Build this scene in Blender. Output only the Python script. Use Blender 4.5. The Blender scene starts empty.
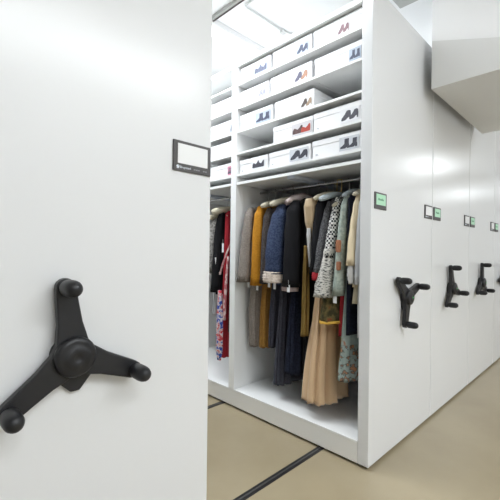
import bpy, bmesh, math, random
from mathutils import Vector, Matrix
random.seed(7)
S = bpy.context.scene
COL = S.collection
PI = math.pi

# ------------------------------------------------------------------ camera
CAM = Vector((-1.749, -0.898, 1.12))
cam_d = bpy.data.cameras.new('camera')
cam_d.sensor_width = 36.0
cam_d.lens = 364.4 / 500 * 36.0
cam_d.shift_y = 0.0028
cam_d.clip_start = 0.02
cam = bpy.data.objects.new('camera', cam_d)
COL.objects.link(cam)
yaw = math.radians(45.5)
fwd = Vector((math.cos(yaw), math.sin(yaw), 0))
rgt = Vector((math.sin(yaw), -math.cos(yaw), 0))
up = Vector((0, 0, 1))
roll = math.radians(0.68)
r2 = rgt * math.cos(roll) + up * math.sin(roll)
u2 = up * math.cos(roll) - rgt * math.sin(roll)
cam.matrix_world = Matrix(((r2.x, u2.x, -fwd.x, CAM.x), (r2.y, u2.y, -fwd.y, CAM.y),
                           (r2.z, u2.z, -fwd.z, CAM.z), (0, 0, 0, 1)))
S.camera = cam

# ------------------------------------------------------------------ world, view
w = bpy.data.worlds.new('world'); S.world = w; w.use_nodes = True
w.node_tree.nodes['Background'].inputs[0].default_value = (1, 1, 1, 1)
w.node_tree.nodes['Background'].inputs[1].default_value = 0.3
S.view_settings.view_transform = 'Standard'
S.view_settings.look = 'None'
S.view_settings.gamma = 1.0
S.view_settings.use_curve_mapping = False
S.view_settings.exposure = 0.2
CEIL = 3.0
# ceiling lamps: (x, y, length x, length y, watts); each gets a housing, a diffuser and its own light
LAMPS = [(0.30, 1.50, 2.8, 0.12, 6), (-0.55, -2.55, 3.4, 0.8, 76), (-0.52, 1.45, 0.16, 2.4, 46),  # last on this line: added out of view to light the shelf faces
         (3.0, -2.2, 1.8, 0.3, 46), (6.2, -1.9, 1.5, 0.3, 27), (10.5, -2.6, 1.5, 0.3, 34),
         (2.6, 1.0, 1.6, 0.12, 22)]  # added unseen strip; its bounce off the unit tops brightens the ceiling


# ------------------------------------------------------------------ materials
def mat(name, col, rough=0.5, metal=0.0, spec=0.5, bump=0.0, bscale=60.0, var=0.0, vscale=4.0, emit=0.0, sheen=0.0, coat=0.0):
    m = bpy.data.materials.new(name); m.use_nodes = True
    nt = m.node_tree; b = nt.nodes['Principled BSDF']
    b.inputs['Base Color'].default_value = (*col, 1)
    b.inputs['Roughness'].default_value = rough
    b.inputs['Metallic'].default_value = metal
    b.inputs['Specular IOR Level'].default_value = spec
    b.inputs['Sheen Weight'].default_value = sheen
    b.inputs['Coat Weight'].default_value = coat
    if emit:
        b.inputs['Emission Color'].default_value = (*col, 1); b.inputs['Emission Strength'].default_value = emit
    tc = nt.nodes.new('ShaderNodeTexCoord')
    if var:
        n = nt.nodes.new('ShaderNodeTexNoise'); n.inputs['Scale'].default_value = vscale; n.inputs['Detail'].default_value = 5
        nt.links.new(tc.outputs['Object'], n.inputs['Vector'])
        r = nt.nodes.new('ShaderNodeValToRGB')
        r.color_ramp.elements[0].position = 0.3; r.color_ramp.elements[1].position = 0.7
        r.color_ramp.elements[0].color = (*[c * (1 - var) for c in col], 1)
        r.color_ramp.elements[1].color = (*[min(1, c * (1 + var)) for c in col], 1)
        nt.links.new(n.outputs['Fac'], r.inputs['Fac']); nt.links.new(r.outputs['Color'], b.inputs['Base Color'])
    if bump:
        n = nt.nodes.new('ShaderNodeTexNoise'); n.inputs['Scale'].default_value = bscale; n.inputs['Detail'].default_value = 4
        nt.links.new(tc.outputs['Object'], n.inputs['Vector'])
        bp = nt.nodes.new('ShaderNodeBump'); bp.inputs['Strength'].default_value = bump; bp.inputs['Distance'].default_value = 0.01
        nt.links.new(n.outputs['Fac'], bp.inputs['Height']); nt.links.new(bp.outputs['Normal'], b.inputs['Normal'])
    return m


def two(name, c1, c2, kind='noise', scale=40, rough=0.9, lo=0.45, hi=0.55, stretch=(1, 1, 1), c3=None, sheen=0.0):
    """fabric with a two or three colour pattern"""
    m = bpy.data.materials.new(name); m.use_nodes = True
    nt = m.node_tree; b = nt.nodes['Principled BSDF']; b.inputs['Roughness'].default_value = rough
    b.inputs['Specular IOR Level'].default_value = 0.25; b.inputs['Sheen Weight'].default_value = sheen
    tc = nt.nodes.new('ShaderNodeTexCoord'); mp = nt.nodes.new('ShaderNodeMapping')
    mp.inputs['Scale'].default_value = stretch
    nt.links.new(tc.outputs['Object'], mp.inputs['Vector'])
    r = nt.nodes.new('ShaderNodeValToRGB')
    if kind == 'noise':
        n = nt.nodes.new('ShaderNodeTexNoise'); n.inputs['Scale'].default_value = scale; n.inputs['Detail'].default_value = 3; out = n.outputs['Fac']
    elif kind == 'voronoi':
        n = nt.nodes.new('ShaderNodeTexVoronoi'); n.inputs['Scale'].default_value = scale; out = n.outputs['Distance']
    elif kind == 'wave':
        n = nt.nodes.new('ShaderNodeTexWave'); n.inputs['Scale'].default_value = scale; n.inputs['Distortion'].default_value = 2.0
        n.bands_direction = 'Z'; out = n.outputs['Fac']
    else:
        n = nt.nodes.new('ShaderNodeTexChecker'); n.inputs['Scale'].default_value = scale; out = n.outputs['Fac']
    nt.links.new(mp.outputs['Vector'], n.inputs['Vector'])
    nt.links.new(out, r.inputs['Fac'])
    r.color_ramp.elements[0].position = lo; r.color_ramp.elements[1].position = hi
    r.color_ramp.elements[0].color = (*c1, 1); r.color_ramp.elements[1].color = (*c2, 1)
    if c3:
        e = r.color_ramp.elements.new(min(0.98, hi + 0.1)); e.color = (*c3, 1)
    nt.links.new(r.outputs['Color'], b.inputs['Base Color'])
    return m


M = {}
M['panel'] = mat('painted_steel_panel', (0.755, 0.76, 0.765), 0.22, spec=0.5, bump=0.02, bscale=2.0)
M['sheet'] = mat('painted_steel_sheet', (0.89, 0.895, 0.89), 0.4)
M['bracket'] = mat('bracket_paint', (0.62, 0.68, 0.78), 0.4)
M['plinth'] = mat('plinth_paint', (0.84, 0.83, 0.80), 0.4)
M['black'] = mat('black_plastic', (0.016, 0.016, 0.018), 0.42, spec=0.4, bump=0.05, bscale=300)
M['hubm'] = mat('black_plastic_hub', (0.014, 0.014, 0.016), 0.36, spec=0.4)
M['dframe'] = mat('display_frame_grey', (0.075, 0.07, 0.07), 0.5)
M['dwhite'] = mat('display_white', (0.86, 0.86, 0.86), 0.25)
M['dgreen'] = mat('display_green', (0.42, 0.70, 0.50), 0.25, emit=0.1)
M['ink'] = mat('display_ink_green', (0.10, 0.30, 0.16), 0.5)
M['logo'] = mat('logo_print', (0.75, 0.8, 0.88), 0.5)
M['faint'] = mat('faint_print', (0.25, 0.25, 0.27), 0.5)
M['led'] = mat('green_led', (0.05, 0.5, 0.12), 0.3, emit=0.25)
M['card'] = mat('white_carton', (0.86, 0.86, 0.87), 0.75)
M['smudge'] = mat('pale_grey_print', (0.55, 0.56, 0.60), 0.7)
M['rail'] = mat('dark_rail_steel', (0.03, 0.03, 0.032), 0.35, metal=0.4)
M['railmid'] = mat('rail_steel', (0.16, 0.16, 0.16), 0.35, metal=0.7)
M['chrome'] = mat('satin_chrome', (0.62, 0.62, 0.63), 0.25, metal=1.0)
M['brass'] = mat('brass_wire', (0.62, 0.46, 0.14), 0.35, metal=0.8)
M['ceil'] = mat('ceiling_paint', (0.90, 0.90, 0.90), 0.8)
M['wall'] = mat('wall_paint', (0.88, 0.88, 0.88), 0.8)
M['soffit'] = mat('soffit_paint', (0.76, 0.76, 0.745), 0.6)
M['conduit'] = mat('conduit_grey', (0.68, 0.69, 0.68), 0.5)
M['tray'] = mat('cable_tray_grey', (0.42, 0.42, 0.40), 0.5)
M['traydark'] = mat('cable_tray_slot', (0.05, 0.03, 0.03), 0.6)
M['lampcase'] = mat('lamp_housing', (0.85, 0.85, 0.85), 0.5)
M['diffuser'] = mat('lamp_diffuser', (1.0, 1.0, 0.98), 0.5, emit=1.2)
M['tagpaper'] = mat('paper_tag', (0.85, 0.86, 0.88), 0.8)
M['padded'] = mat('cream_padding', (0.62, 0.57, 0.44), 0.9, bump=0.3, bscale=150)
M['bluepad'] = mat('pale_blue_padding', (0.50, 0.57, 0.60), 0.9, bump=0.3, bscale=150)
M['pinkpad'] = mat('pale_pink_padding', (0.62, 0.52, 0.50), 0.9, bump=0.3, bscale=150)

# floor
mf = bpy.data.materials.new('polished_concrete'); mf.use_nodes = True
nt = mf.node_tree; b = nt.nodes['Principled BSDF']
tc = nt.nodes.new('ShaderNodeTexCoord')
n1 = nt.nodes.new('ShaderNodeTexNoise'); n1.inputs['Scale'].default_value = 1.7; n1.inputs['Detail'].default_value = 7; n1.inputs['Roughness'].default_value = 0.55
nt.links.new(tc.outputs['Object'], n1.inputs['Vector'])
r1 = nt.nodes.new('ShaderNodeValToRGB')
r1.color_ramp.elements[0].position = 0.3; r1.color_ramp.elements[0].color = (0.305, 0.25, 0.16, 1)
r1.color_ramp.elements[1].position = 0.7; r1.color_ramp.elements[1].color = (0.37, 0.31, 0.205, 1)
nt.links.new(n1.outputs['Fac'], r1.inputs['Fac']); nt.links.new(r1.outputs['Color'], b.inputs['Base Color'])
b.inputs['Roughness'].default_value = 0.3
b.inputs['Specular IOR Level'].default_value = 0.5


# ------------------------------------------------------------------ mesh helpers
def box(bm, x0, x1, y0, y1, z0, z1, mi=0):
    vs = [bm.verts.new((x, y, z)) for x in (x0, x1) for y in (y0, y1) for z in (z0, z1)]
    for q in ((0, 1, 3, 2), (4, 6, 7, 5), (0, 4, 5, 1), (2, 3, 7, 6), (0, 2, 6, 4), (1, 5, 7, 3)):
        f = bm.faces.new([vs[i] for i in q]); f.material_index = mi
    return vs


def prism(bm, pts, axis, a, b_, mi=0):
    """extrude a 2-D polygon between a and b_ along axis ('x': pts are (y,z); 'y': pts are (x,z))"""
    def P(p, t):
        return (t, p[0], p[1]) if axis == 'x' else ((p[0], t, p[1]) if axis == 'y' else (p[0], p[1], t))
    A = [bm.verts.new(P(p, a)) for p in pts]; B = [bm.verts.new(P(p, b_)) for p in pts]
    n = len(pts)
    fs = [bm.faces.new(A), bm.faces.new(B[::-1])]
    for i in range(n):
        fs.append(bm.faces.new((A[i], B[i], B[(i + 1) % n], A[(i + 1) % n])))
    for f in fs: f.material_index = mi


def tube(bm, pts, rads, seg=12, cap=True):
    pts = [Vector(p) for p in pts]
    if not isinstance(rads, (list, tuple)): rads = [rads] * len(pts)
    rings = []; ref = None
    for i, p in enumerate(pts):
        t = (pts[min(i + 1, len(pts) - 1)] - pts[max(i - 1, 0)]).normalized()
        if ref is None:
            ref = Vector((0, 0, 1)) if abs(t.z) < 0.9 else Vector((1, 0, 0))
        a = (ref - t * ref.dot(t)).normalized(); ref = a
        c = t.cross(a)
        r = rads[i]; rx, ry = r if isinstance(r, (list, tuple)) else (r, r)
        rings.append([bm.verts.new(p + a * math.cos(2 * PI * k / seg) * rx + c * math.sin(2 * PI * k / seg) * ry) for k in range(seg)])
    for i in range(len(rings) - 1):
        for k in range(seg):
            bm.faces.new((rings[i][k], rings[i][(k + 1) % seg], rings[i + 1][(k + 1) % seg], rings[i + 1][k]))
    if cap:
        bm.faces.new(rings[0][::-1]); bm.faces.new(rings[-1])


def lathe(bm, prof, c, axis='y', seg=28):
    """prof: list of (radius, offset along -y)"""
    rings = []
    for r, o in prof:
        if r < 1e-5:
            rings.append([bm.verts.new((c[0], c[1] - o, c[2]))])
        else:
            rings.append([bm.verts.new((c[0] + r * math.cos(2 * PI * k / seg), c[1] - o, c[2] + r * math.sin(2 * PI * k / seg))) for k in range(seg)])
    for i in range(len(rings) - 1):
        A, B = rings[i], rings[i + 1]
        for k in range(seg):
            k2 = (k + 1) % seg
            if len(A) == 1 and len(B) == 1: continue
            if len(A) == 1: bm.faces.new((A[0], B[k2], B[k]))
            elif len(B) == 1: bm.faces.new((A[k], A[k2], B[0]))
            else: bm.faces.new((A[k], A[k2], B[k2], B[k]))


def link(name, bm, mats, parent=None, smooth=False, bevel=0.0, seg=2, subsurf=0):
    bmesh.ops.recalc_face_normals(bm, faces=bm.faces)
    me = bpy.data.meshes.new(name); bm.to_mesh(me); bm.free()
    if not isinstance(mats, (list, tuple)): mats = [mats]
    for m in mats: me.materials.append(m)
    if smooth:
        for p in me.polygons: p.use_smooth = True
    o = bpy.data.objects.new(name, me); COL.objects.link(o)
    if parent:
        o.parent = parent
        px, q = Vector((0, 0, 0)), parent
        while q: px += q.location; q = q.parent
        me.transform(Matrix.Translation(-px))
    if bevel:
        md = o.modifiers.new('bevel', 'BEVEL'); md.width = bevel; md.segments = seg; md.limit_method = 'ANGLE'; md.angle_limit = math.radians(40)
    if subsurf:
        md = o.modifiers.new('sub', 'SUBSURF'); md.levels = subsurf; md.render_levels = subsurf
    return o


def tag(o, label, cat, group=None):
    o['label'] = label; o['category'] = cat
    if group: o['group'] = group
    return o


def thing(name, loc, label, cat, group=None):
    o = bpy.data.objects.new(name, None); o.empty_display_size = 0.05
    o.location = loc; COL.objects.link(o)
    return tag(o, label, cat, group)


def boxobj(name, dims, m, parent=None, bevel=0.0):
    bm = bmesh.new(); box(bm, *dims)
    return link(name, bm, m, parent, bevel=bevel)


def structure(o):
    o['kind'] = 'structure'; return o


# ------------------------------------------------------------------ the room
RX0, RX1, RY0, RY1 = -4.5, 13.0, -3.2, 3.6
structure(boxobj('floor', (RX0, RX1, RY0, RY1, -0.1, 0), mf))
structure(boxobj('ceiling', (RX0, RX1, RY0, RY1, CEIL, CEIL + 0.1), M['ceil']))
structure(boxobj('wall_left', (RX0, RX1, RY1, RY1 + 0.1, 0, CEIL), M['wall']))
structure(boxobj('wall_right', (RX0, RX1, RY0 - 0.1, RY0, 0, CEIL), M['wall']))
structure(boxobj('wall_back', (RX0 - 0.1, RX0, RY0, RY1, 0, CEIL), M['wall']))
structure(boxobj('wall_front', (RX1, RX1 + 0.1, RY0, RY1, 0, CEIL), M['wall']))

# lowered bulkhead over the corridor, its underside hanging in front of the shelving
bm = bmesh.new()
X0, X1, YA, YB, ZB = 0.658, 1.85, -0.056, -2.6, 2.152
v = {}
def vv(x, y, z): return bm.verts.new((x, y, z))
zk = lambda y: 2.454 + (y - YA) * (2.454 - 2.331) / 0.36      # slanting line on the near face
za, zb = zk(YA), max(zk(YA - 0.8), 2.17)
a0, a1, a2 = vv(X0, YA, ZB), vv(X0, YA, za), vv(X0, YA, CEIL)
c0, c1, c2 = vv(X0, YA - 0.8, ZB), vv(X0, YA - 0.8, zb), vv(X0, YA - 0.8, CEIL)
e0, e1, e2 = vv(X0, YB, ZB), vv(X0, YB, zb), vv(X0, YB, CEIL)
g0, g1 = vv(X1, YA, ZB), vv(X1, YA, CEIL)
k0, k1 = vv(X1, YB, ZB), vv(X1, YB, CEIL)
for q in ((a0, a1, c1, c0), (c0, c1, e1, e0), (a1, a2, c2, c1), (c1, c2, e2, e1), (a0, c0, e0, k0, g0), (g0, k0, k1, g1),
          (a0, g0, g1, a2, a1), (e0, e1, e2, k1, k0), (a2, g1, k1, e2, c2)):
    f = bm.faces.new(q)
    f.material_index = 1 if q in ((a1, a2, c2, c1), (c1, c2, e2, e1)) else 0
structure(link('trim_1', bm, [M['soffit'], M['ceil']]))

# ------------------------------------------------------------------ rails in the floor
for y, lab in ((0.297, 'dark steel guide rail set in the floor, the one running under the near bay'),
               (1.16, 'dark steel guide rail set in the floor under the far narrow bay')):
    r = thing('floor_rail', (0.0, y, 0), lab, 'floor rail')
    bm = bmesh.new(); box(bm, -4.4, 5.5, y - 0.019, y + 0.019, 0.0, 0.002)
    link('rail_bed', bm, M['rail'], r)
    bm = bmesh.new(); box(bm, -4.4, 5.5, y - 0.004, y + 0.004, 0.002, 0.004)
    link('rail_head', bm, M['railmid'], r)

# ------------------------------------------------------------------ ceiling fittings
lamp_names = ['long strip lamp on the ceiling crossing over the shelf tops', 'white corridor ceiling lamp behind the camera at left',
              'added unseen ceiling lamp along the open aisle, lighting the shelf faces', 'white corridor ceiling lamp under the middle of the corridor',
              'white corridor ceiling lamp beyond the bulkhead', 'white corridor ceiling lamp at the far end', 'added unseen strip lamp above the closed units, brightening the ceiling there']
for (x, y, lx, ly, watts), lab in zip(LAMPS, lamp_names):
    t = thing('ceiling_lamp', (x, y, CEIL), lab, 'ceiling lamp')
    bm = bmesh.new(); box(bm, x - lx / 2 - .02, x + lx / 2 + .02, y - ly / 2 - .02, y + ly / 2 + .02, CEIL - 0.05, CEIL)
    link('housing', bm, M['lampcase'], t, bevel=0.006)
    bm = bmesh.new(); box(bm, x - lx / 2, x + lx / 2, y - ly / 2, y + ly / 2, CEIL - 0.056, CEIL - 0.045)
    link('diffuser', bm, M['diffuser'], t)
    ld = bpy.data.lights.new('tube_light', 'AREA'); ld.shape = 'RECTANGLE'; ld.size = lx; ld.size_y = ly; ld.energy = watts
    ld.color = (0.90, 0.955, 1.0)
    lo = bpy.data.objects.new('tube_light', ld); COL.objects.link(lo); lo.parent = t; lo.location = (0, 0, -0.06)

bm = bmesh.new()
zc = CEIL - 0.012
tube(bm, [(0.15, -0.4, zc), (0.15, 1.11, zc), (0.155, 1.122, zc), (0.17, 1.127, zc), (0.60, 1.127, zc), (0.61, 1.125, zc), (0.75, 1.06, zc)], 0.006, 8)
t = thing('conduit_pipe', (0.4, 1.127, CEIL), 'thin grey conduit pipe bent along the white ceiling above the shelves', 'pipe')
link('pipe', bm, M['conduit'], t, smooth=True)
bm = bmesh.new(); box(bm, 0.58, 0.625, 1.108, 1.146, CEIL - 0.03, CEIL)
link('junction_box', bm, M['conduit'], t, bevel=0.004)

t = thing('cable_tray', (0.07, 0, CEIL), 'dark edged grey cable tray hanging from the ceiling at the top edge', 'cable tray')
bm = bmesh.new(); box(bm, 0.055, 0.085, -0.6, 3.2, CEIL - 0.03, CEIL)
link('tray_body', bm, M['tray'], t, bevel=0.003)
bm = bmesh.new(); box(bm, 0.074, 0.087, -0.6, 3.2, CEIL - 0.033, CEIL - 0.02)
link('slot_strip', bm, M['traydark'], t)


t = thing('ceiling_vent', (0.817, 0.083, CEIL), 'small grey ceiling vent above the open unit, at the top edge', 'vent')
bm = bmesh.new(); box(bm, 0.667, 0.967, -0.117, 0.283, CEIL - 0.04, CEIL)
link('vent_frame', bm, M['tray'], t, bevel=.004)

# ------------------------------------------------------------------ mobile shelving
def text_mesh(name, s, size, m, parent, loc):
    cu = bpy.data.curves.new(name, 'FONT'); cu.body = s; cu.size = size; cu.extrude = 0.0002
    tmp = bpy.data.objects.new('tmp', cu); COL.objects.link(tmp)
    dg = bpy.context.evaluated_depsgraph_get(); dg.update()
    me = bpy.data.meshes.new_from_object(tmp.evaluated_get(dg))
    bpy.data.objects.remove(tmp)
    me.transform(Matrix.Rotation(PI / 2, 4, 'X')); me.transform(Matrix.Translation(Vector(loc)))
    me.materials.clear(); me.materials.append(m)
    px, q = Vector((0, 0, 0)), parent
    while q: px += q.location; q = q.parent
    me.transform(Matrix.Translation(-px))
    o = bpy.data.objects.new(name, me); COL.objects.link(o); o.parent = parent
    return o


def display(x, green, parent, lettering=True):
    """small wall display, left edge at x, on the end panel plane y = 0"""
    W, z0, z1 = 0.134, 1.350, 1.438
    bm = bmesh.new(); box(bm, x, x + W, -0.006, 0.0, z0, z1)
    fr = link('display_frame', bm, M['dframe'], parent, bevel=0.0015)
    bm = bmesh.new()
    sx0, sx1 = (x + 0.014, x + W - 0.014)
    sz0, sz1 = z0 + 0.022, z1 - 0.009
    box(bm, sx0, sx1, -0.0075, -0.004, sz0, sz1)
    s = link('screen', bm, M['dgreen'] if green else M['dwhite'], fr)
    if green:
        fr['label'] = 'display with a green screen'
        bm = bmesh.new()
        z = sz0 + 0.024
        for k, (a, wd, h) in enumerate(((0.02, 0.012, 0.012), (0.035, 0.008, 0.009), (0.046, 0.010, 0.009), (0.059, 0.008, 0.012), (0.070, 0.010, 0.009))):
            box(bm, sx0 + a, sx0 + a + wd, -0.0082, -0.0075, z, z + h)
        link('screen_mark', bm, M['ink'], fr)
    else:
        fr['label'] = 'display with a blank white screen'
    if lettering:
        bm = bmesh.new()
        cx, cz = x + 0.0145, z0 + 0.0115
        for k in range(5):
            a = PI / 2 + k * 2 * PI / 5
            prism(bm, [(cx + .0015 * math.cos(a - .9), cz + .0015 * math.sin(a - .9)), (cx + .0056 * math.cos(a - .35), cz + .0056 * math.sin(a - .35)),
                       (cx + .0060 * math.cos(a + .35), cz + .0060 * math.sin(a + .35)), (cx + .0015 * math.cos(a + .9), cz + .0015 * math.sin(a + .9))], 'y', -0.0068, -0.006)
        link('emblem', bm, M['logo'], fr)
        text_mesh('lettering', 'Bruynzeel', 0.0095, M['logo'], fr, (x + 0.022, -0.0062, z0 + 0.0085))
        bm = bmesh.new()
        for a in (0.070, 0.078, 0.086, 0.104, 0.112):
            box(bm, x + a, x + a + 0.006, -0.0064, -0.006, z0 + 0.009, z0 + 0.0125)
        link('faint_print', bm, M['faint'], fr)


def hand_wheel(cx, cz, ang, parent, led=False):
    """three armed turning handle on the end panel"""
    R = 0.168
    bm = bmesh.new()
    A = [math.radians(ang + 120 * k) for k in range(3)]
    # tapered arms, slightly dished, all one casting
    out = []
    for a in A:
        for (r, hw) in ((0.036, None), ):
            pass
        d = Vector((math.cos(a), math.sin(a))); n = Vector((-math.sin(a), math.cos(a)))
        side = []
        for r, hw in ((0.052, 0.031), (0.075, 0.0265), (0.12, 0.0235), (0.155, 0.0215)):
            side.append((d * r - n * hw, d * r + n * hw))
        pts = [s[0] for s in side]
        for k in range(1, 8):
            t = -PI / 2 + PI * k / 8
            pts.append(d * (0.158 + 0.0205 * math.cos(t)) + n * 0.0205 * math.sin(t))
        pts += [s[1] for s in reversed(side)]
        # valley between this arm and the next one
        mid = a + PI / 3
        out += pts + [Vector((math.cos(mid - .25), math.sin(mid - .22))) * 0.047, Vector((math.cos(mid + .22), math.sin(mid + .22))) * 0.047]
    pts = [(cx + p.x, cz + p.y) for p in out]
    prism(bm, pts, 'y', -0.013, -0.036)
    w_ = link('hand_wheel', bm, M['black'], parent, bevel=0.004, seg=3)
    # mounting plate with a pointed lower lobe
    bm = bmesh.new()
    pl = []
    for k in range(17):
        t = math.radians(-35 + 250 * k / 16)
        pl.append((cx + 0.045 * math.cos(t), cz + 0.045 * math.sin(t)))
    pl = pl + [(cx - 0.028, cz - 0.060), (cx + 0.000, cz - 0.088), (cx + 0.020, cz - 0.088), (cx + 0.046, cz - 0.056), (cx + 0.046, cz - 0.03)]
    prism(bm, pl, 'y', 0.0, -0.012)
    mp = link('mounting_plate', bm, M['black'], w_, bevel=0.003)
    # hub
    bm = bmesh.new()
    lathe(bm, [(0.030, 0.0), (0.030, 0.02), (0.045, 0.03), (0.0455, 0.042), (0.043, 0.048), (0.036, 0.052), (0.034, 0.0515), (0.024, 0.056), (0.010, 0.059), (0.0085, 0.0575), (0, 0.0575)], (cx, 0, cz))
    link('hub_cap', bm, M['hubm'], w_, smooth=True)
    if led:
        bm = bmesh.new(); lathe(bm, [(0.0045, 0.0575), (0.004, 0.0595), (0, 0.06)], (cx, 0, cz), seg=12)
        lm = link('indicator_light', bm, M['led'], w_, smooth=True); lm['label'] = 'green indicator dot'
    for a in A:
        bm = bmesh.new()
        c = (cx + 0.158 * math.cos(a), 0, cz + 0.158 * math.sin(a))
        lathe(bm, [(0.0, 0.03), (0.0145, 0.03), (0.0145, 0.038), (0.0175, 0.042), (0.019, 0.048), (0.0192, 0.070), (0.0185, 0.082), (0.0155, 0.091), (0.0095, 0.097), (0, 0.099)], c, seg=20)
        link('knob', bm, M['black'], w_, smooth=True)
    return w_


SHELVES = [2.315, 2.147, 1.977, 1.822, 1.668]
BAYTOP = 1.612
BAYS = [(0.063, 1.030), (1.088, 2.050), (2.105, 3.040)]
H = 2.5


def carriage(x0, x1, label, faces, wheel_angle, wheel_x, left_disp=None, right_disp=None, led=True):
    t = thing('mobile_shelving_unit', ((x0 + x1) / 2, 0.0, 0), label, 'shelving')
    xm = (x0 + x1) / 2
    bm = bmesh.new(); box(bm, x0, x1, 0.0, 0.063, 0.014, H)
    link('end_panel', bm, M['panel'], t, bevel=0.005, seg=3)
    boxobj('plinth', (x0 + 0.002, x1 - 0.002, 0.064, 3.10, 0.014, 0.120), M['plinth'], t, bevel=0.002)
    boxobj('undercarriage', (x0 + 0.03, x1 - 0.03, 0.02, 3.08, 0.0045, 0.014), M['rail'], t)
    boxobj('floor_shelf', (x0 + 0.001, x1 - 0.001, 0.063, 3.10, 0.1205, 0.132), M['sheet'], t, bevel=0.001)
    boxobj('top_panel', (x0, x1, 0.064, 3.10, 2.438, 2.466), M['sheet'], t, bevel=0.002)
    boxobj('back_panel', (xm - 0.004, xm + 0.004, 0.064, 3.10, 1.60, 2.437), M['sheet'], t)
    if faces == 'closed':
        for xs in (x0 + 0.004, x1 - 0.008):
            boxobj('side_sheet', (xs, xs + 0.004, 0.064, 3.10, 0.133, 2.437), M['sheet'], t)
    else:
        s = 1 if faces == 'left' else -1
        xf = x0 if s > 0 else x1
        xo = x1 - 0.008 if s > 0 else x0 + 0.004
        boxobj('side_sheet', (xo, xo + 0.004, 0.064, 3.10, 0.133, 2.437), M['sheet'], t)
        def bx(name, d0, d1, y0, y1, z0, z1, m, bev=0.0):
            a, b_ = sorted((xf + s * d0, xf + s * d1))
            return boxobj(name, (a, b_, y0, y1, z0, z1), m, t, bev)
        for y0, y1 in ((1.031, 1.087), (2.051, 2.104), (3.041, 3.10)):
            bm = bmesh.new()
            a, b_ = sorted((xf, xf + s * 0.035)); box(bm, a, b_, y0, y1, 0.133, 2.437)
            a, b_ = sorted((xf + s * 0.035, xf + s * 0.425)); box(bm, a, b_, y0 + 0.0, y1 - 0.0, 0.133, 2.437)
            a, b_ = sorted((xf + s * 0.425, xf + s * 0.85)); box(bm, a, b_, y0 + 0.0, y1 - 0.0, 0.133, 1.60)
            link('divider_panel', bm, M['sheet'], t, bevel=0.0)
        for i, (y0, y1) in enumerate(BAYS):
            for z in SHELVES:
                bm = bmesh.new()
                a, b_ = sorted((xf + s * 0.004, xf + s * 0.012)); box(bm, a, b_, y0 + .0006, y1 - .0006, z - 0.013, z)
                a, b_ = sorted((xf + s * 0.012, xf + s * 0.424)); box(bm, a, b_, y0 + .0006, y1 - .0006, z - 0.013, z)
                # folded ribs under the sheet
                for yr in ((y0 * .67 + y1 * .33), (y0 * .33 + y1 * .67)):
                    box(bm, a + 0.06, b_, yr - 0.003, yr + 0.003, z - 0.016, z - 0.013)
                link('shelf', bm, M['sheet'], t)
            bm = bmesh.new()
            a, b_ = sorted((xf + s * 0.004, xf + s * 0.012)); box(bm, a, b_, y0 + .0006, y1 - .0006, BAYTOP - 0.018, BAYTOP)
            a, b_ = sorted((xf + s * 0.012, xf + s * 0.848)); box(bm, a, b_, y0 + .0006, y1 - .0006, BAYTOP - 0.0125, BAYTOP - 0.002)
            link('bay_top_shelf', bm, M['sheet'], t)
            a, b_ = sorted((xf + s * 0.02, xf + s * 0.80))
            bm = bmesh.new(); box(bm, a, b_, (y0 + y1) / 2 - 0.03, (y0 + y1) / 2 + 0.03, BAYTOP - 0.036, BAYTOP - 0.0135)
            link('rail_bracket', bm, M['bracket'], t, bevel=0.002)
            bm = bmesh.new(); xr = xf + s * RODX
            tube(bm, [(xr, y0, RODZ), (xr, y1, RODZ)], 0.0085, 12)
            link('clothes_rail', bm, M['chrome'], t, smooth=True)
            bm = bmesh.new(); xr = xf + s * 0.68
            tube(bm, [(xr, y0, RODZ), (xr, y1, RODZ)], 0.0085, 12)
            link('clothes_rail', bm, M['chrome'], t, smooth=True)
    if left_disp is not None: display(left_disp, True, t, lettering=False)
    if right_disp is not None: display(right_disp, False, t)
    hand_wheel(wheel_x, 0.878 if not led else 0.864, wheel_angle, t, led)
    return t


RODX, RODZ = 0.25, 1.563
near = carriage(-1.90, -1.041, 'large plain white shelving end panel filling the left foreground, black three-armed wheel on it', 'right', 97, -1.452, None, -1.181, led=False)
c1 = carriage(0.0, 0.860, 'open white shelving unit with boxes and hanging clothes in its bays', 'left', 20, 0.405, 0.029, 0.716)
c2 = carriage(0.866, 1.720, 'closed white shelving unit directly behind the open one', 'closed', 104, 1.215, 0.878, 1.572)
c3 = carriage(1.726, 2.580, 'closed white shelving unit second behind the open one, wheel with an arm straight up', 'closed', 90, 2.04, 1.738, 2.432)
c4 = carriage(2.586, 3.440, 'closed white shelving unit cut by the right edge of the photo', 'closed', 65, 2.88, 2.598, 3.292)
# lock holes on the open unit's end panel edge
bm = bmesh.new()
for z in (1.300, 1.262):
    lathe(bm, [(0.0045, -0.001), (0.0045, 0.0008), (0.0, 0.0012)], (0.012, 0, z), seg=12)
link('screw_cap', bm, M['conduit'], c1)

# ------------------------------------------------------------------ storage boxes
PUMP = [(0.0, .10), (.05, .30), (.20, .46), (.38, .66), (.55, .96), (.76, 1.0), (.95, .92), (1.0, .55), (.96, .04), (.84, .04), (.82, .30), (.66, .24), (.52, .10), (.36, .04), (.08, .02)]
BOOT = [(0.0, .06), (.02, .22), (.25, .36), (.42, .50), (.44, 1.0), (.88, 1.0), (.86, .55), (.92, .30), (.90, .04), (.70, .04), (.66, .14), (.5, .04)]
FLAT = [(0.0, .10), (.02, .46), (.16, .70), (.34, .62), (.50, .50), (.70, .66), (.86, .92), (1.0, .85), (1.0, .12), (.9, .05), (.1, .05)]


def printmats(name, bg, c1_, c2_):
    return [mat(name + '_paper', bg, 0.6), mat(name + '_ink', c1_, 0.6, var=0.25, vscale=80), mat(name + '_ink_second', c2_, 0.6)]


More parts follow.
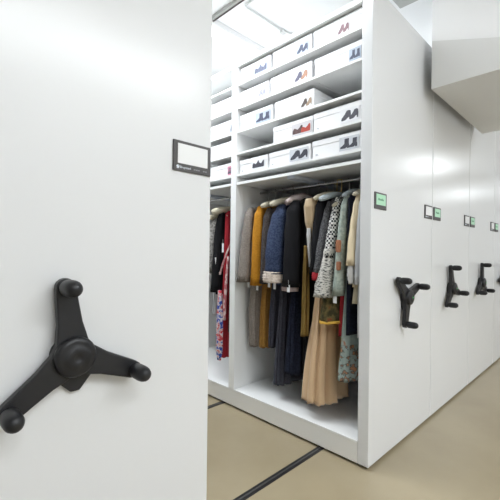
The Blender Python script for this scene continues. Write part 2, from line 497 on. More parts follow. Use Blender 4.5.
PM = {
    'grey_pair': printmats('grey_pair', (.42, .47, .58), (.09, .10, .16), (.30, .30, .36)),
    'navy_pair': printmats('navy_pair', (.46, .52, .62), (.06, .07, .12), (.26, .28, .38)),
    'pale_pair': printmats('pale_pair', (.74, .75, .79), (.36, .36, .44), (.58, .58, .62)),
    'red_heel': printmats('red_heel', (.80, .78, .80), (.26, .15, .17), (.40, .30, .36)),
    'orange_heel': printmats('orange_heel', (.74, .74, .78), (.12, .11, .17), (.42, .22, .14)),
    'black_boot': printmats('black_boot', (.60, .62, .66), (.05, .05, .07), (.12, .12, .15)),
    'black_pump': printmats('black_pump', (.80, .81, .83), (.06, .06, .08), (.14, .14, .17)),
    'brown_sandal': printmats('brown_sandal', (.80, .80, .80), (.10, .07, .06), (.34, .24, .16)),
    'red_flat': printmats('red_flat', (.62, .60, .62), (.09, .04, .04), (.42, .05, .03)),
    'pink_slip': printmats('pink_slip', (.70, .30, .40), (.10, .08, .12), (.60, .12, .22)),
}


def storage_box(y0, y1, z, h, label, group, pic, py0=None, py1=None, shape=PUMP, x0=0.022, depth=0.33, lid=True):
    t = thing('storage_box', (x0 + depth / 2, (y0 + y1) / 2, z), label, 'box', group)
    z += 0.0005
    bm = bmesh.new(); box(bm, x0 + 0.002, x0 + depth - 0.002, y0 + 0.002, y1 - 0.002, z, z + h - 0.001)
    link('box_body', bm, M['card'], t, bevel=0.0015)
    bm = bmesh.new(); box(bm, x0, x0 + depth, y0, y1, z + h - 0.032, z + h)
    link('lid', bm, M['card'], t, bevel=0.0015)
    if pic:
        # printed picture of the contents, seen on the front (faces -x); y decreases to the right
        ph = 0.074 if py0 - py1 > 0.1 else 0.066
        zc0 = z + 0.012
        bm = bmesh.new()
        box(bm, x0 - 0.0012, x0 - 0.0001, py1, py0, zc0, zc0 + ph, 0)
        W = py0 - py1
        for k, (o, sc, mi) in enumerate(((0.05, 0.52, 1), (0.44, 0.52, 2 if pic in ('orange_heel', 'red_flat', 'brown_sandal') else 1))):
            pts = []
            for (u, q) in shape:
                u2_ = u if k == 0 else 0.1 + u * 0.9
                pts.append((py0 - W * (o + sc * u2_), zc0 + ph * (0.12 + 0.74 * q * (1 if k == 0 else .93))))
            prism(bm, pts, 'x', x0 - 0.0012, x0 - 0.0018 - 0.0003 * k, mi)
        lb = link('photo_label', bm, PM[pic], t)
        lb['label'] = 'printed picture of shoes'
    bm = bmesh.new()
    for k in range(3):
        box(bm, x0 - 0.0006, x0 + 0.001, y1 - 0.028 - 0.005 * k, y1 - 0.0245 - 0.005 * k, z + 0.018, z + 0.025)
    link('printed_mark', bm, M['smudge'], t)
    return t


G = 'white archive boxes on the shelves of the wide bay'
s1, s2, s3, s4, s5 = [s_ + 0.0 for s_ in SHELVES]
B = storage_box
B(0.730, 1.020, s1, .108, 'white box on the top shelf nearest the upright, picture of grey shoes', G, 'grey_pair', .885, .762, FLAT)
B(0.400, 0.712, s1, .112, 'middle white box on the top shelf of the wide bay, picture with grey blue tones', G, 'navy_pair', .515, .425, PUMP)
B(0.074, 0.390, s1, .112, 'white box on the top shelf beside the end panel, picture of one reddish heel', G, 'red_heel', .225, .150, PUMP)
B(0.745, 1.022, s2, .108, 'white box on the second shelf next to the upright, faint pale picture', G, 'pale_pair', .845, .775, PUMP)
B(0.400, 0.728, s2, .112, 'middle white box on the second shelf, picture of a dark and orange heel', G, 'orange_heel', .530, .425, PUMP)
B(0.074, 0.380, s2, .108, 'white box on the second shelf beside the end panel, dark shoes pictured', G, 'navy_pair', .150, .080, BOOT)
B(0.710, 1.022, s3, .110, 'white box on the third shelf touching the upright, large picture of grey boots', G, 'navy_pair', .865, .725, BOOT)
B(0.378, 0.690, s3, .112, 'white box on the third shelf with open space to its right, picture of brown sandals', G, 'brown_sandal', .478, .392, PUMP)
B(0.386, 0.702, s4, .108, 'white box right of the gap on the fourth shelf, picture of red and black flats', G, 'red_flat', .545, .398, FLAT)
B(0.074, 0.382, s4, .112, 'white box on the fourth shelf beside the end panel, picture of black heels', G, 'black_pump', .200, .085, PUMP)
B(0.748, 1.022, s5, .098, 'white box on the lowest box shelf next to the upright, picture of a black shoe', G, 'black_pump', .895, .775, FLAT)
B(0.400, 0.735, s5, .100, 'middle white box on the lowest box shelf, picture of black boots with red soles', G, 'black_boot', .560, .415, PUMP)
B(0.074, 0.388, s5, .105, 'white box on the lowest box shelf beside the end panel, picture of black ankle boots', G, 'black_boot', .205, .085, BOOT)
G2 = 'white archive boxes in the narrow far bay'
B(1.100, 1.400, s2, .108, 'white box in the narrow far bay, highest one', G2, None)
B(1.100, 1.400, s3, .108, 'white box in the narrow far bay, second from the top', G2, 'navy_pair', 1.125, 1.103, PUMP)
B(1.100, 1.400, s4, .108, 'white box in the narrow far bay, third from the top', G2, None)
B(1.100, 1.400, s5, .100, 'white box in the narrow far bay, lowest, with a pink red picture', G2, 'pink_slip', 1.150, 1.104, BOOT)


# ------------------------------------------------------------------ clothes
def interp(prof, z):
    if z >= prof[0][0]: return prof[0][1:]
    for a, b_ in zip(prof, prof[1:]):
        if a[0] >= z >= b_[0]:
            t = (a[0] - z) / max(1e-6, a[0] - b_[0]); t = t * t * (3 - 2 * t) if False else t
            return tuple(p + (q - p) * t for p, q in zip(a[1:], b_[1:]))
    return prof[-1][1:]


def body(bm, xc, yc, prof, amp=0.006, freq=9, seg=64, step=0.02, power=0.6, hemwave=0.0, phase=0.0):
    """closed draped tube: prof = [(z, half width x, half thickness y, x offset)] from the neck down"""
    zt, zb = prof[0][0], prof[-1][0]
    n = max(6, int((zt - zb) / step)); rings = []
    # denser rows near the shoulders
    zs = sorted(set([round(zt - (zt - zb) * i / n, 4) for i in range(n + 1)] + [round(p[0], 4) for p in prof]), reverse=True)
    for z in zs:
        hw, ht, xo = interp(prof, z)
        fade = min(1.0, (zt - z) / max(0.12, (zt - zb) * 0.55))
        R = []
        for k in range(seg):
            th = 2 * PI * k / seg
            c, s = math.cos(th), math.sin(th)
            ex = math.copysign(abs(c) ** power, c); ey = math.copysign(abs(s) ** 0.9, s)
            rip = amp * fade * (math.sin(freq * th + phase + 1.2 * math.sin(z * 4)) + 0.5 * math.sin((freq * 2 + 1) * th + phase * 2.1))
            x = xc + xo + ex * (hw + rip * 0.6); y = yc + ey * (ht) + s * rip + 0.35 * rip * (1 if s > 0 else -1)
            zz = z + (hemwave * math.sin(freq * th + phase) if z == zs[-1] else 0)
            R.append(bm.verts.new((x, y, zz)))
        rings.append(R)
    cx = sum((v_.co for v_ in rings[-1]), Vector()) / seg
    inner = [bm.verts.new((cx.x + (v_.co.x - cx.x) * .93, cx.y + (v_.co.y - cx.y) * .86, v_.co.z + 0.012)) for v_ in rings[-1]]
    rings.append(inner)
    inner2 = [bm.verts.new((cx.x + (v_.co.x - cx.x) * .85, cx.y + (v_.co.y - cx.y) * .7, zb + 0.10)) for v_ in inner]
    rings.append(inner2)
    for A, Bq in zip(rings, rings[1:]):
        for k in range(seg):
            bm.faces.new((A[k], A[(k + 1) % seg], Bq[(k + 1) % seg], Bq[k]))
    bm.faces.new(rings[0]); bm.faces.new(rings[-1][::-1])


def sleeve(bm, pts, rads, seg=20, fold=0.003):
    P_ = [Vector(p) for p in pts]; n = 14; path = []; rr = []
    m = len(P_) - 1
    for i in range(n + 1):
        u = i / n * m; k = min(int(u), m - 1); t = u - k
        path.append(P_[k].lerp(P_[k + 1], t))
        a, b_ = rads[k], rads[k + 1]
        q = 1 + 0.05 * math.sin(i * 1.9)
        rr.append(((a[0] + (b_[0] - a[0]) * t) * q, (a[1] + (b_[1] - a[1]) * t) * q))
    # rings are horizontal so that the two radii mean x and y
    rings = []
    for p, (rx, ry) in zip(path, rr):
        rings.append([bm.verts.new((p.x + rx * math.cos(2 * PI * k / seg) + fold * math.sin(5 * 2 * PI * k / seg + p.z * 20), p.y + ry * math.sin(2 * PI * k / seg), p.z)) for k in range(seg)])
    for A, Bq in zip(rings, rings[1:]):
        for k in range(seg):
            bm.faces.new((A[k], A[(k + 1) % seg], Bq[(k + 1) % seg], Bq[k]))
    bm.faces.new(rings[0])
    last = rings[-1]; c = sum((v_.co for v_ in last), Vector()) / seg
    inn = [bm.verts.new(c + (v_.co - c) * 0.8 + Vector((0, 0, 0.02))) for v_ in last]
    for k in range(seg): bm.faces.new((last[k], last[(k + 1) % seg], inn[(k + 1) % seg], inn[k]))
    bm.faces.new(inn[::-1])


def hanger(y, label, m='padded', half=0.155, drop=0.05, xc=None, zn=1.446, r=0.012, group=None):
    xc = RODX if xc is None else xc
    t = thing('clothes_hanger', (xc, y, RODZ + 0.01), label, 'hanger', group)
    bm = bmesh.new(); pts = []
    zt = RODZ + 0.001
    for k in range(9):
        a = math.radians(-20 + 200 * k / 8)
        pts.append((RODX + 0.0115 * math.cos(a), y, zt + 0.0115 * math.sin(a)))
    pts = pts[::-1][::-1]
    pts = [(RODX, y, zn)] + [(RODX + 0.002, y, zn + 0.03), (RODX + 0.0115, y, zt - 0.02)] + pts
    tube(bm, pts, 0.0021, 6)
    link('hook', bm, M['chrome'], t, smooth=True)
    bm = bmesh.new()
    P_ = []
    R_ = []
    for k in range(-6, 7):
        u = k / 6
        P_.append((xc + u * half, y, zn - drop * abs(u) ** 1.35 - 0.004))
        R_.append(r * (1.0 if abs(u) < .95 else 0.7))
    tube(bm, P_, R_, 12)
    link('padded_arm', bm, M[m], t, smooth=True)
    return t


def prof_std(neck, sh, hem, zn, zs, zh, tn=0.03, ts=0.035, th=0.05, mid=None):
    """neck half width, shoulder half width, hem half width, z of neck, shoulder, hem"""
    p = [(zn, neck, tn * .8, 0), (zn - 0.012, neck + 0.02, tn, 0), (zs + 0.01, sh * .86, ts, 0), (zs - 0.012, sh, ts, 0)]
    if mid: p.append(mid)
    p.append((zh, hem, th, 0))
    return p


F = {}
F['tweed'] = two('taupe_tweed', (.20, .17, .15), (.30, .265, .235), scale=160, lo=.4, hi=.6)
F['mustard'] = two('mustard_wool', (.47, .20, .015), (.56, .25, .025), scale=120)
F['mustard_dark'] = two('ochre_wool', (.26, .13, .03), (.33, .17, .04), scale=120)
F['charcoal'] = two('brown_charcoal_wool', (.055, .045, .042), (.085, .072, .068), scale=120)
F['slate'] = two('slate_wool', (.045, .046, .062), (.06, .062, .08), scale=120)
F['navy'] = two('blue_denim', (.026, .040, .085), (.048, .066, .125), scale=90)
F['navydk'] = two('dark_navy_wool', (.007, .010, .022), (.013, .017, .034), scale=90)
F['black'] = mat('black_wool', (.010, .010, .012), 0.9, spec=.2, bump=.2, bscale=120)
F['cream_fur'] = two('cream_shearling', (.62, .52, .44), (.80, .70, .62), scale=70)
F['pink_fur'] = two('pinkish_collar', (.42, .33, .32), (.52, .42, .40), scale=70)
F['satin'] = mat('tan_satin', (.56, .42, .26), .38, sheen=.2)
F['gold'] = mat('gold_lame', (.28, .18, .05), .32, metal=.55, bump=.6, bscale=60)
F['pleat'] = mat('tan_crepe', (.64, .44, .26), .75, sheen=.2)
F['darkgrey'] = two('dark_grey_wool', (.055, .055, .06), (.12, .12, .125), scale=140)
F['hound'] = two('houndstooth', (.035, .035, .04), (.70, .69, .66), kind='check', scale=78)
F['tweedlace'] = two('cream_black_boucle', (.06, .06, .06), (.62, .60, .55), kind='noise', scale=55, lo=.36, hi=.52, stretch=(1, 1, 3))
F['olive'] = two('olive_print', (.05, .045, .02), (.17, .13, .05), scale=26, lo=.4, hi=.6, c3=(.24, .07, .03))
F['yellow'] = mat('yellow_trim', (.72, .42, .06), .6)
F['red'] = mat('red_cloth', (.42, .012, .025), .7, bump=.2, bscale=80)
F['sage'] = two('sage_wool', (.29, .34, .30), (.40, .45, .40), scale=40)
F['sagepatch'] = mat('rust_patch', (.36, .15, .08), .8)
F['floral'] = two('teal_floral', (.34, .42, .41), (.40, .48, .46), scale=20, lo=.52, hi=.60, c3=(.42, .20, .12))
F['floraldark'] = two('teal_floral_border', (.33, .40, .38), (.10, .11, .10), scale=42, lo=.50, hi=.56, c3=(.50, .24, .14))
F['cream'] = mat('cream_silk', (.74, .62, .42), .6, bump=.2, bscale=60)
F['cream2'] = mat('pale_cream_cloth', (.62, .56, .42), .8, bump=.2, bscale=60)
F['white'] = mat('white_cloth', (.66, .66, .66), .8, bump=.3, bscale=30)
F['blond'] = mat('light_grey_cloth', (.52, .53, .55), .8, bump=.3, bscale=30)
F['furgrey'] = two('grey_fur', (.20, .19, .18), (.38, .37, .35), scale=60)
F['scarf'] = two('red_white_blue_print', (.06, .10, .42), (.78, .74, .74), scale=30, lo=.42, hi=.50, c3=(.60, .06, .08))
F['pinkprint'] = two('rose_print', (.50, .16, .18), (.74, .56, .54), scale=24)
F['brownstripe'] = mat('dark_brown_cloth', (.06, .035, .03), .8)


def paper_tag(parent, x, y, z, h=0.035, w_=0.02):
    bm = bmesh.new()
    box(bm, x, x + 0.001, y - w_ / 2, y + w_ / 2, z - h, z)
    tube(bm, [(x, y, z), (x + 0.002, y, z + 0.03)], 0.0006, 5)
    return link('paper_tag', bm, M['tagpaper'], parent)


GC = 'clothes on hangers in the wide bay'
GH = 'padded hangers on the rail'


def garment(name, label, cat, y, prof, m, xc=RODX, group=GC, amp=0.0075, freq=9, power=0.6, hemwave=0.0, phase=0.0, partname='body'):
    t = thing(name, (xc, y, prof[-1][0]), label, cat, group)
    bm = bmesh.new(); body(bm, xc, y, prof, amp, freq, power=power, hemwave=hemwave, phase=phase)
    link(partname, bm, m, t, smooth=True)
    return t


def sleeves(t, y, m, xc, xs, zs, ze, rx=.034, ry=.036, flare=1.0, swing=0.0, name='sleeve', only=None):
    for s in ((-1, 1) if only is None else (only,)):
        bm = bmesh.new()
        x0 = xc + s * xs
        sleeve(bm, [(x0 + .014 * -s, y, zs), (x0 + s * .006, y, zs - .05), (x0 + s * .014 , y, (zs + ze) / 2), (x0 + s * (.016 + swing), y, ze)],
               [(rx * .45, ry * .6), (rx * .85, ry * .95), (rx, ry), (rx * flare, ry * flare)])
        link(name, bm, m, t, smooth=True)


# 1 taupe tweed coat, next to the upright
def jacket(name, label, cat, y, m, zn=1.462, zs=1.40, zh=.92, sh=.15, xc=.235, tn=.024, ts=.028, th=.034, cuff=.90, rx=.034, ry=.032, lean=.03, flare=1.1, hem=None, phase=0.0, group=GC, sm=None, sy=None):
    """hanging jacket or coat; its two sleeves fall straight at the shoulder ends"""
    t_ = garment(name, label, cat, y, prof_std(.045, sh, hem or sh + .015, zn, zs, zh, tn, ts, th), m, xc=xc, phase=phase, group=group)
    sy = y if sy is None else sy
    for s_ in (-1, 1):
        bm_ = bmesh.new(); x0_ = xc + s_ * sh
        sleeve(bm_, [(x0_ - .030 * s_, sy, zs + .028), (x0_ - s_ * .008, sy, zs - .035), (x0_ + s_ * lean * .45, sy, (zs + cuff) / 2), (x0_ + s_ * lean, sy, cuff)],
               [(rx * .45, ry * .6), (rx * .85, ry * .95), (rx, ry), (rx * flare, ry * flare)])
        link('sleeve', bm_, sm or m, t_, smooth=True)
    return t_


t = jacket('tweed_jacket', 'taupe tweed jacket nearest the white upright', 'jacket', .962, F['tweed'], zs=1.405, zh=.93, sh=.17, xc=.225, th=.04, cuff=.905, rx=.038, ry=.036, lean=.04, flare=1.2)
paper_tag(t, .05, .945, .90)
hanger(.962, 'hanger inside the taupe tweed jacket', group=GH, xc=.225)
t = garment('tweed_skirt', 'long taupe tweed skirt hanging under the tweed jacket', 'skirt', .948, [(.98, .15, .040, 0), (.70, .165, .045, 0), (.44, .15, .045, 0)], F['tweed'], xc=.24)
# 2 mustard coat
t = jacket('mustard_coat', 'mustard yellow coat between tweed and charcoal jackets', 'coat', .880, F['mustard'], zs=1.41, zh=.93, sh=.165, th=.032, cuff=.885, rx=.034, ry=.036, lean=.01, phase=1.0)
paper_tag(t, .065, .872, .885)
hanger(.880, 'hanger inside the mustard coat', group=GH, xc=.235)
t = garment('ochre_skirt', 'long ochre skirt hanging below the mustard coat', 'skirt', .862, [(.98, .13, .028, 0), (.7, .15, .036, 0), (.445, .15, .036, 0)], F['mustard_dark'], xc=.25)
# 3 charcoal jacket over slate trousers
t = jacket('charcoal_jacket', 'dark brown charcoal jacket right of the mustard coat', 'jacket', .808, F['charcoal'], zn=1.45, zs=1.395, zh=.92, sh=.165, xc=.25, th=.03, cuff=.90, rx=.032, ry=.034, lean=.01, phase=2.0)
hanger(.808, 'cream hanger showing above the charcoal jacket', group=GH, xc=.235, half=.2, r=.018, zn=1.482)
t = garment('slate_trousers', 'slate grey trousers hanging below the charcoal jacket', 'trousers', .785, [(.95, .12, .026, 0), (.70, .14, .034, 0), (.46, .14, .034, 0)], F['slate'], xc=.25)
# 4 denim coat with shearling
t = garment('denim_coat', 'navy denim coat with cream shearling cuffs and collar', 'coat', .690, prof_std(.045, .155, .16, 1.462, 1.405, .90, .028, .036, .05), F['navy'], xc=.245, phase=.7)
for s in (-1, 1):
    bm = bmesh.new(); x0 = .235 + s * .15
    sleeve(bm, [(x0 - s * .03, .69, 1.435), (x0, .695, 1.36), (x0 + s * .035, .70, 1.15), (x0 + s * .04, .70, .975)], [(.022, .035), (.044, .056), (.056, .066), (.058, .066)])
    link('sleeve', bm, F['navy'], t, smooth=True)
    bm = bmesh.new(); x0 = .235 + s * .190
    sleeve(bm, [(x0, .702, .990), (x0, .702, .95), (x0, .702, .918)], [(.062, .066), (.068, .073), (.064, .068)], fold=.005)
    link('cuff', bm, F['cream_fur'], t, smooth=True)['label'] = 'cream shearling cuff'
bm = bmesh.new()
tube(bm, [(.10, .655, 1.440), (.15, .635, 1.468), (.25, .63, 1.490), (.33, .64, 1.475), (.36, .66, 1.455)], [.016, .030, .034, .028, .018], 12)
link('collar', bm, F['pink_fur'], t, smooth=True)['label'] = 'pale pinkish collar'
paper_tag(t, .025, .725, .925, .04); paper_tag(t, .035, .685, .925, .05)
hanger(.715, 'cream hanger holding the denim coat', group=GH, xc=.225, half=.2, r=.02, zn=1.485)
# 5 black coat
t = jacket('black_coat', 'black wool coat right of the denim coat', 'coat', .565, F['black'], zn=1.475, zs=1.42, zh=.90, sh=.17, tn=.03, ts=.036, th=.05, cuff=.90, rx=.045, ry=.052, lean=.01, phase=.2)
bm = bmesh.new(); sleeve(bm, [(.060, .575, .90), (.060, .575, .890), (.060, .575, .872)], [(.046, .055), (.047, .058), (.045, .054)])
link('cuff_band', bm, F['pink_fur'], t, smooth=True)['label'] = 'pale cuff band'
paper_tag(t, .006, .545, .915, .045, .022)
hanger(.588, 'pale pink hanger above the black coat', 'pinkpad', group=GH, xc=.235, half=.2, r=.018, zn=1.494)
t = garment('navy_gown', 'long dark navy gown hanging in the middle of the bay', 'gown', .585, [(.90, .14, .03, 0), (.7, .16, .045, 0), (.5, .165, .056, 0), (.335, .175, .066, 0)], F['navydk'], xc=.24, amp=.010, freq=11)
t = garment('grey_gown', 'long slate grey gown reaching lower than the navy gown', 'gown', .70, [(.90, .13, .03, 0), (.6, .15, .038, 0), (.235, .165, .048, -.01)], F['slate'], xc=.25, amp=.010, freq=13)
t = garment('black_dress', 'black dress between the black coat and the satin blouse', 'dress', .500, prof_std(.045, .15, .15, 1.478, 1.425, .34, .020, .026, .034), F['black'], xc=.27, phase=1.2)
hanger(.500, 'hanger inside the black dress', group=GH, xc=.27)
# 6 satin blouse and gold trousers
t = garment('satin_blouse', 'tan satin blouse with bunched collar beside the black dress', 'blouse', .442, [(1.456, .035, .02, -.05), (1.445, .075, .03, -.06), (1.40, .085, .04, -.06), (1.30, .075, .034, -.055), (1.23, .05, .02, -.05), (1.12, .030, .013, -.05), (1.04, .03, .014, -.05)], F['satin'], xc=.185, amp=.004, freq=7)
bm = bmesh.new()
tube(bm, [(.085, .42, 1.425), (.12, .405, 1.452), (.165, .40, 1.462), (.20, .395, 1.450), (.215, .40, 1.425)], [.008, .016, .018, .018, .010], 10)
link('collar', bm, F['satin'], t, smooth=True)
bm = bmesh.new(); sleeve(bm, [(.06, .435, 1.265), (.064, .435, 1.22), (.072, .435, 1.12), (.078, .435, 1.03)], [(.010, .008), (.016, .013), (.012, .010), (.005, .005)])
link('white_tie', bm, F['white'], t, smooth=True)['label'] = 'white tie hanging from the collar'
hanger(.442, 'cream hanger under the satin blouse collar', group=GH, xc=.235, half=.17, zn=1.48)
t = garment('gold_trousers', 'shiny gold trousers hanging in a narrow column', 'trousers', .470, [(1.16, .02, .008, 0), (1.05, .024, .011, 0), (.80, .024, .012, -.005), (.60, .022, .012, -.01)], F['gold'], xc=.085, amp=.005, freq=5)
# 7 black jacket
t = jacket('black_jacket', 'black jacket between the satin blouse and grey jacket', 'jacket', .385, F['black'], zn=1.482, zs=1.43, zh=.98, sh=.145, xc=.235, tn=.022, ts=.026, th=.028, cuff=.99, rx=.030, ry=.028, lean=.035, phase=.9)
hanger(.385, 'cream hanger above the black jacket', group=GH, xc=.24, half=.19, zn=1.496, r=.016)
# 8 dark grey jacket with red cuffs
t = jacket('grey_jacket', 'dark grey wool jacket with red cuffs', 'jacket', .335, F['darkgrey'], zn=1.462, zs=1.40, zh=1.0, sh=.125, xc=.235, tn=.018, ts=.022, th=.026, cuff=1.0, rx=.036, ry=.024, lean=.085, phase=.9, sy=.338)
for s in (-1, 1):
    bm = bmesh.new(); x0 = .235 + s * .212
    sleeve(bm, [(x0, .340, 1.003), (x0, .340, .985), (x0, .340, .958)], [(.040, .026), (.042, .029), (.040, .027)])
    link('cuff', bm, F['red'], t, smooth=True)['label'] = 'red cuff'
hanger(.335, 'pale blue hanger above the grey jacket', 'bluepad', group=GH, xc=.225, half=.19, r=.018, zn=1.484)
# 9 houndstooth jacket with boucle cuffs
t = jacket('houndstooth_jacket', 'black and white houndstooth jacket with wide boucle sleeve ends', 'jacket', .278, F['hound'], zn=1.475, zs=1.42, zh=1.0, sh=.12, xc=.235, tn=.018, ts=.022, th=.026, cuff=1.09, rx=.036, ry=.027, lean=.065, flare=1.15, sy=.280)
for s in (-1, 1):
    bm = bmesh.new(); x0 = .235 + s * .178
    sleeve(bm, [(x0, .280, 1.14), (x0 + s * .012, .284, 1.06), (x0 + s * .03, .292, .96), (x0 + s * .040, .297, .865)], [(.038, .029), (.046, .036), (.052, .046), (.056, .052)], fold=.006)
    link('sleeve_end', bm, F['tweedlace'], t, smooth=True)['label'] = 'cream and black boucle sleeve end'
hanger(.278, 'hanger inside the houndstooth jacket', group=GH, xc=.235)
# 10 long tan skirt, olive dress
t = garment('pleated_gown', 'long tan pleated gown flaring down to the shelf floor', 'gown', .390, [(1.00, .08, .03, 0), (.85, .10, .040, 0), (.6, .125, .060, -.005), (.4, .145, .075, -.01), (.222, .165, .088, -.015)], F['pleat'], xc=.205, amp=.022, freq=10, power=.8, hemwave=.007)
t = garment('print_dress', 'short olive print dress with yellow hem over the tan gown', 'dress', .285, [(1.0, .14, .030, 0), (.85, .175, .045, 0), (.725, .195, .062, 0)], F['olive'], xc=.19, amp=.003, freq=6, power=.8)
bm = bmesh.new(); body(bm, .19, .285, [(.728, .197, .064, 0), (.714, .199, .066, 0)], .003, 6, power=.8)
link('hem_trim', bm, F['yellow'], t, smooth=True)['label'] = 'yellow hem trim'
t = garment('red_dress', 'narrow strip of red dress beside the sage coat', 'dress', .226, [(1.0, .10, .014, 0), (.64, .12, .018, 0)], F['red'], xc=.20, amp=.003)
# 11 sage coat, floral dress
t = jacket('sage_coat', 'pale sage green coat with rust coloured patches', 'coat', .205, F['sage'], zn=1.478, zs=1.425, zh=.90, sh=.15, xc=.235, tn=.018, ts=.02, th=.024, cuff=.88, rx=.036, ry=.024, lean=.06, flare=1.15)
for (z0, z1, dy) in ((1.12, 1.19, .0), (1.02, 1.07, -.004)):
    bm = bmesh.new(); box(bm, .000, .030, .200 + dy - .012, .200 + dy + .010, z0, z1)
    link('cloth_patch', bm, F['sagepatch'], t, bevel=.008, seg=3)['label'] = 'rust coloured patch'
paper_tag(t, -.005, .205, .885, .045, .022)
hanger(.205, 'pale hanger above the sage coat', 'bluepad', group=GH, xc=.25, half=.18, zn=1.497, r=.015)
t = garment('floral_dress', 'pale teal dress with a rust and black floral border', 'dress', .185, [(1.0, .12, .022, 0), (.7, .14, .032, 0), (.58, .145, .034, 0)], F['floral'], xc=.20, amp=.004, freq=7)
bm = bmesh.new(); body(bm, .20, .185, [(.60, .147, .036, 0), (.40, .160, .044, 0)], .006, 7)
link('border', bm, F['floraldark'], t, smooth=True)['label'] = 'floral lower border'
# 13 navy, 14 cream, 15 white
t = garment('navy_dress', 'dark navy sleeveless dress left of the cream blouse', 'dress', .163, prof_std(.04, .17, .175, 1.475, 1.43, .66, .012, .014, .016), F['navydk'], xc=.225, phase=.1, amp=.002)
hanger(.163, 'hanger inside the dark navy dress', group=GH, xc=.225, r=.009)
t = jacket('cream_blouse', 'cream yellow silk blouse left of the white garment', 'blouse', .125, F['cream'], zn=1.47, zs=1.42, zh=.93, sh=.15, xc=.225, tn=.016, ts=.018, th=.02, cuff=1.05, rx=.034, ry=.021, lean=.05, flare=1.15)
bm = bmesh.new(); sleeve(bm, [(.025, .127, 1.06), (.027, .127, 1.0), (.03, .127, .95)], [(.02, .014), (.024, .018), (.014, .012)])
link('cuff', bm, F['white'], t, smooth=True)['label'] = 'white cuff'
hanger(.125, 'cream hanger above the cream blouse', group=GH, xc=.225, half=.18, zn=1.492, r=.013)
t = garment('cream_skirt', 'pale cream skirt below the cream blouse', 'skirt', .125, [(.98, .14, .018, 0), (.84, .16, .021, 0)], F['cream2'], xc=.21, amp=.003)
t = jacket('white_dress', 'white dress against the end panel of the open unit', 'dress', .090, F['white'], zn=1.465, zs=1.42, zh=.66, sh=.16, xc=.225, tn=.012, ts=.013, th=.018, cuff=.95, rx=.028, ry=.016, lean=.03, sm=F['blond'])
hanger(.090, 'hanger inside the white dress', group=GH, xc=.225, r=.009)
# added dark clothes on the second rail behind, blocking light so the bay stays dark
GR = 'dark clothes added on the rear rail to darken the bay'
for k, (yy, zh, mm, lab) in enumerate(((.90, .62, 'charcoal', 'dark charcoal coat added on the rear rail to block light behind the mustard coat'), (.74, .55, 'black', 'black coat added on the rear rail to block light behind the denim coat'),
        (.58, .60, 'navydk', 'dark navy coat added on the rear rail to block light behind the black coat'), (.42, .50, 'black', 'black coat added on the rear rail to block light behind the satin blouse'),
        (.26, .58, 'charcoal', 'dark charcoal coat added on the rear rail to block light behind the sage coat'))):
    t = garment('added_dark_coat', lab, 'coat', yy, prof_std(.05, .13, .14, 1.465, 1.41, zh, .045, .055, .06), F[mm], xc=.68, group=GR, phase=k)

# brass wire number frame hooked over the rail
t = thing('wire_divider', (RODX, .345, RODZ), 'square brass wire divider hooked on the clothes rail', 'divider')
bm = bmesh.new()
for yy in (.318, .352):
    tube(bm, [(RODX - .012, yy, RODZ + .011), (RODX - .014, yy, 1.50)], .0018, 6)
tube(bm, [(RODX - .012, .318, RODZ + .011), (RODX - .012, .352, RODZ + .011)], .0018, 6)
tube(bm, [(RODX - .014, .318, 1.50), (RODX - .014, .352, 1.50)], .0018, 6)
link('wire', bm, M['brass'], t)

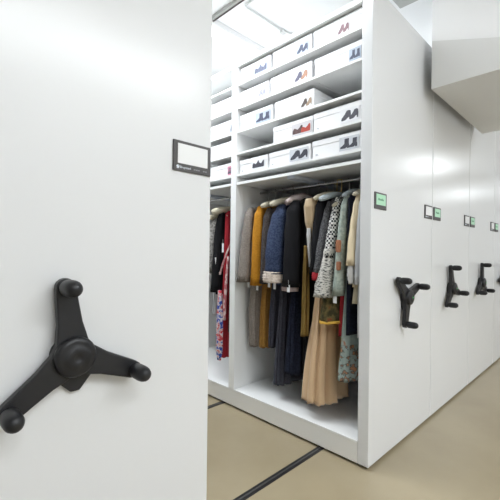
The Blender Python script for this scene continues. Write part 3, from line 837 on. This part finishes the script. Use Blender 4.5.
# ---- the narrow far bay
GF = 'clothes on hangers in the far bay'
GFH = 'hangers in the far bay'
t = garment('striped_dress', 'dark brown dress with pink sash just behind the white upright', 'dress', 1.185, prof_std(.045, .15, .16, 1.475, 1.42, .50, .024, .03, .04), F['brownstripe'], xc=.25, group=GF)
bm = bmesh.new(); sleeve(bm, [(.07, 1.150, 1.19), (.05, 1.175, 1.12), (.03, 1.205, 1.02), (.03, 1.235, .94)], [(.005, .006), (.005, .008), (.005, .008), (.004, .006)])
link('sash', bm, F['pinkprint'], t, smooth=True)['label'] = 'pink sash'
bm = bmesh.new(); sleeve(bm, [(.05, 1.165, 1.08), (.045, 1.175, .95), (.04, 1.185, .75), (.04, 1.19, .60)], [(.005, .005), (.006, .010), (.008, .014), (.008, .012)])
link('ribbon', bm, F['pinkprint'], t, smooth=True)['label'] = 'rose ribbon'
hanger(1.185, 'hanger holding the dark brown dress', group=GFH, xc=.25)
t = garment('red_gown', 'long red dress beside the dark brown dress in the far bay', 'dress', 1.245, prof_std(.045, .16, .18, 1.475, 1.42, .30, .014, .018, .026), F['red'], xc=.25, group=GF)
paper_tag(t, .055, 1.235, 1.18, .07, .02)
hanger(1.245, 'hanger inside the long red dress', group=GFH, xc=.25)
t = garment('print_scarf', 'red white and blue printed scarf hanging low in the far bay', 'scarf', 1.240, [(.82, .012, .016, 0), (.6, .014, .026, 0), (.36, .014, .024, 0), (.29, .008, .010, 0)], F['scarf'], xc=.035, group=GF, amp=.004, freq=5)
t = jacket('black_evening_dress', 'black dress beside the grey fur jacket in the far bay', 'dress', 1.320, F['black'], zn=1.455, zs=1.40, zh=.78, sh=.15, tn=.022, ts=.028, th=.034, cuff=.80, rx=.032, ry=.034, group=GF)
bm = bmesh.new(); box(bm, .040, .048, 1.300, 1.327, 1.00, 1.07)
link('silver_clasp', bm, M['conduit'], t, bevel=.003)['label'] = 'pale shiny clasp'
hanger(1.320, 'thick cream padded hanger in the far bay', group=GFH, xc=.22, half=.2, r=.026, zn=1.462, drop=.035)
t = jacket('fur_jacket', 'grey fur jacket at the left edge of the far bay', 'jacket', 1.415, F['furgrey'], zn=1.40, zs=1.35, zh=.94, sh=.14, tn=.03, ts=.034, th=.04, cuff=.95, rx=.042, ry=.042, group=GF)
hanger(1.415, 'cream hanger above the grey fur jacket', group=GFH, xc=.23, half=.19, r=.02, zn=1.43)
t = garment('grey_skirt', 'light grey skirt under the fur jacket in the far bay', 'skirt', 1.415, [(.92, .11, .03, 0), (.60, .14, .04, 0)], F['blond'], xc=.25, group=GF)
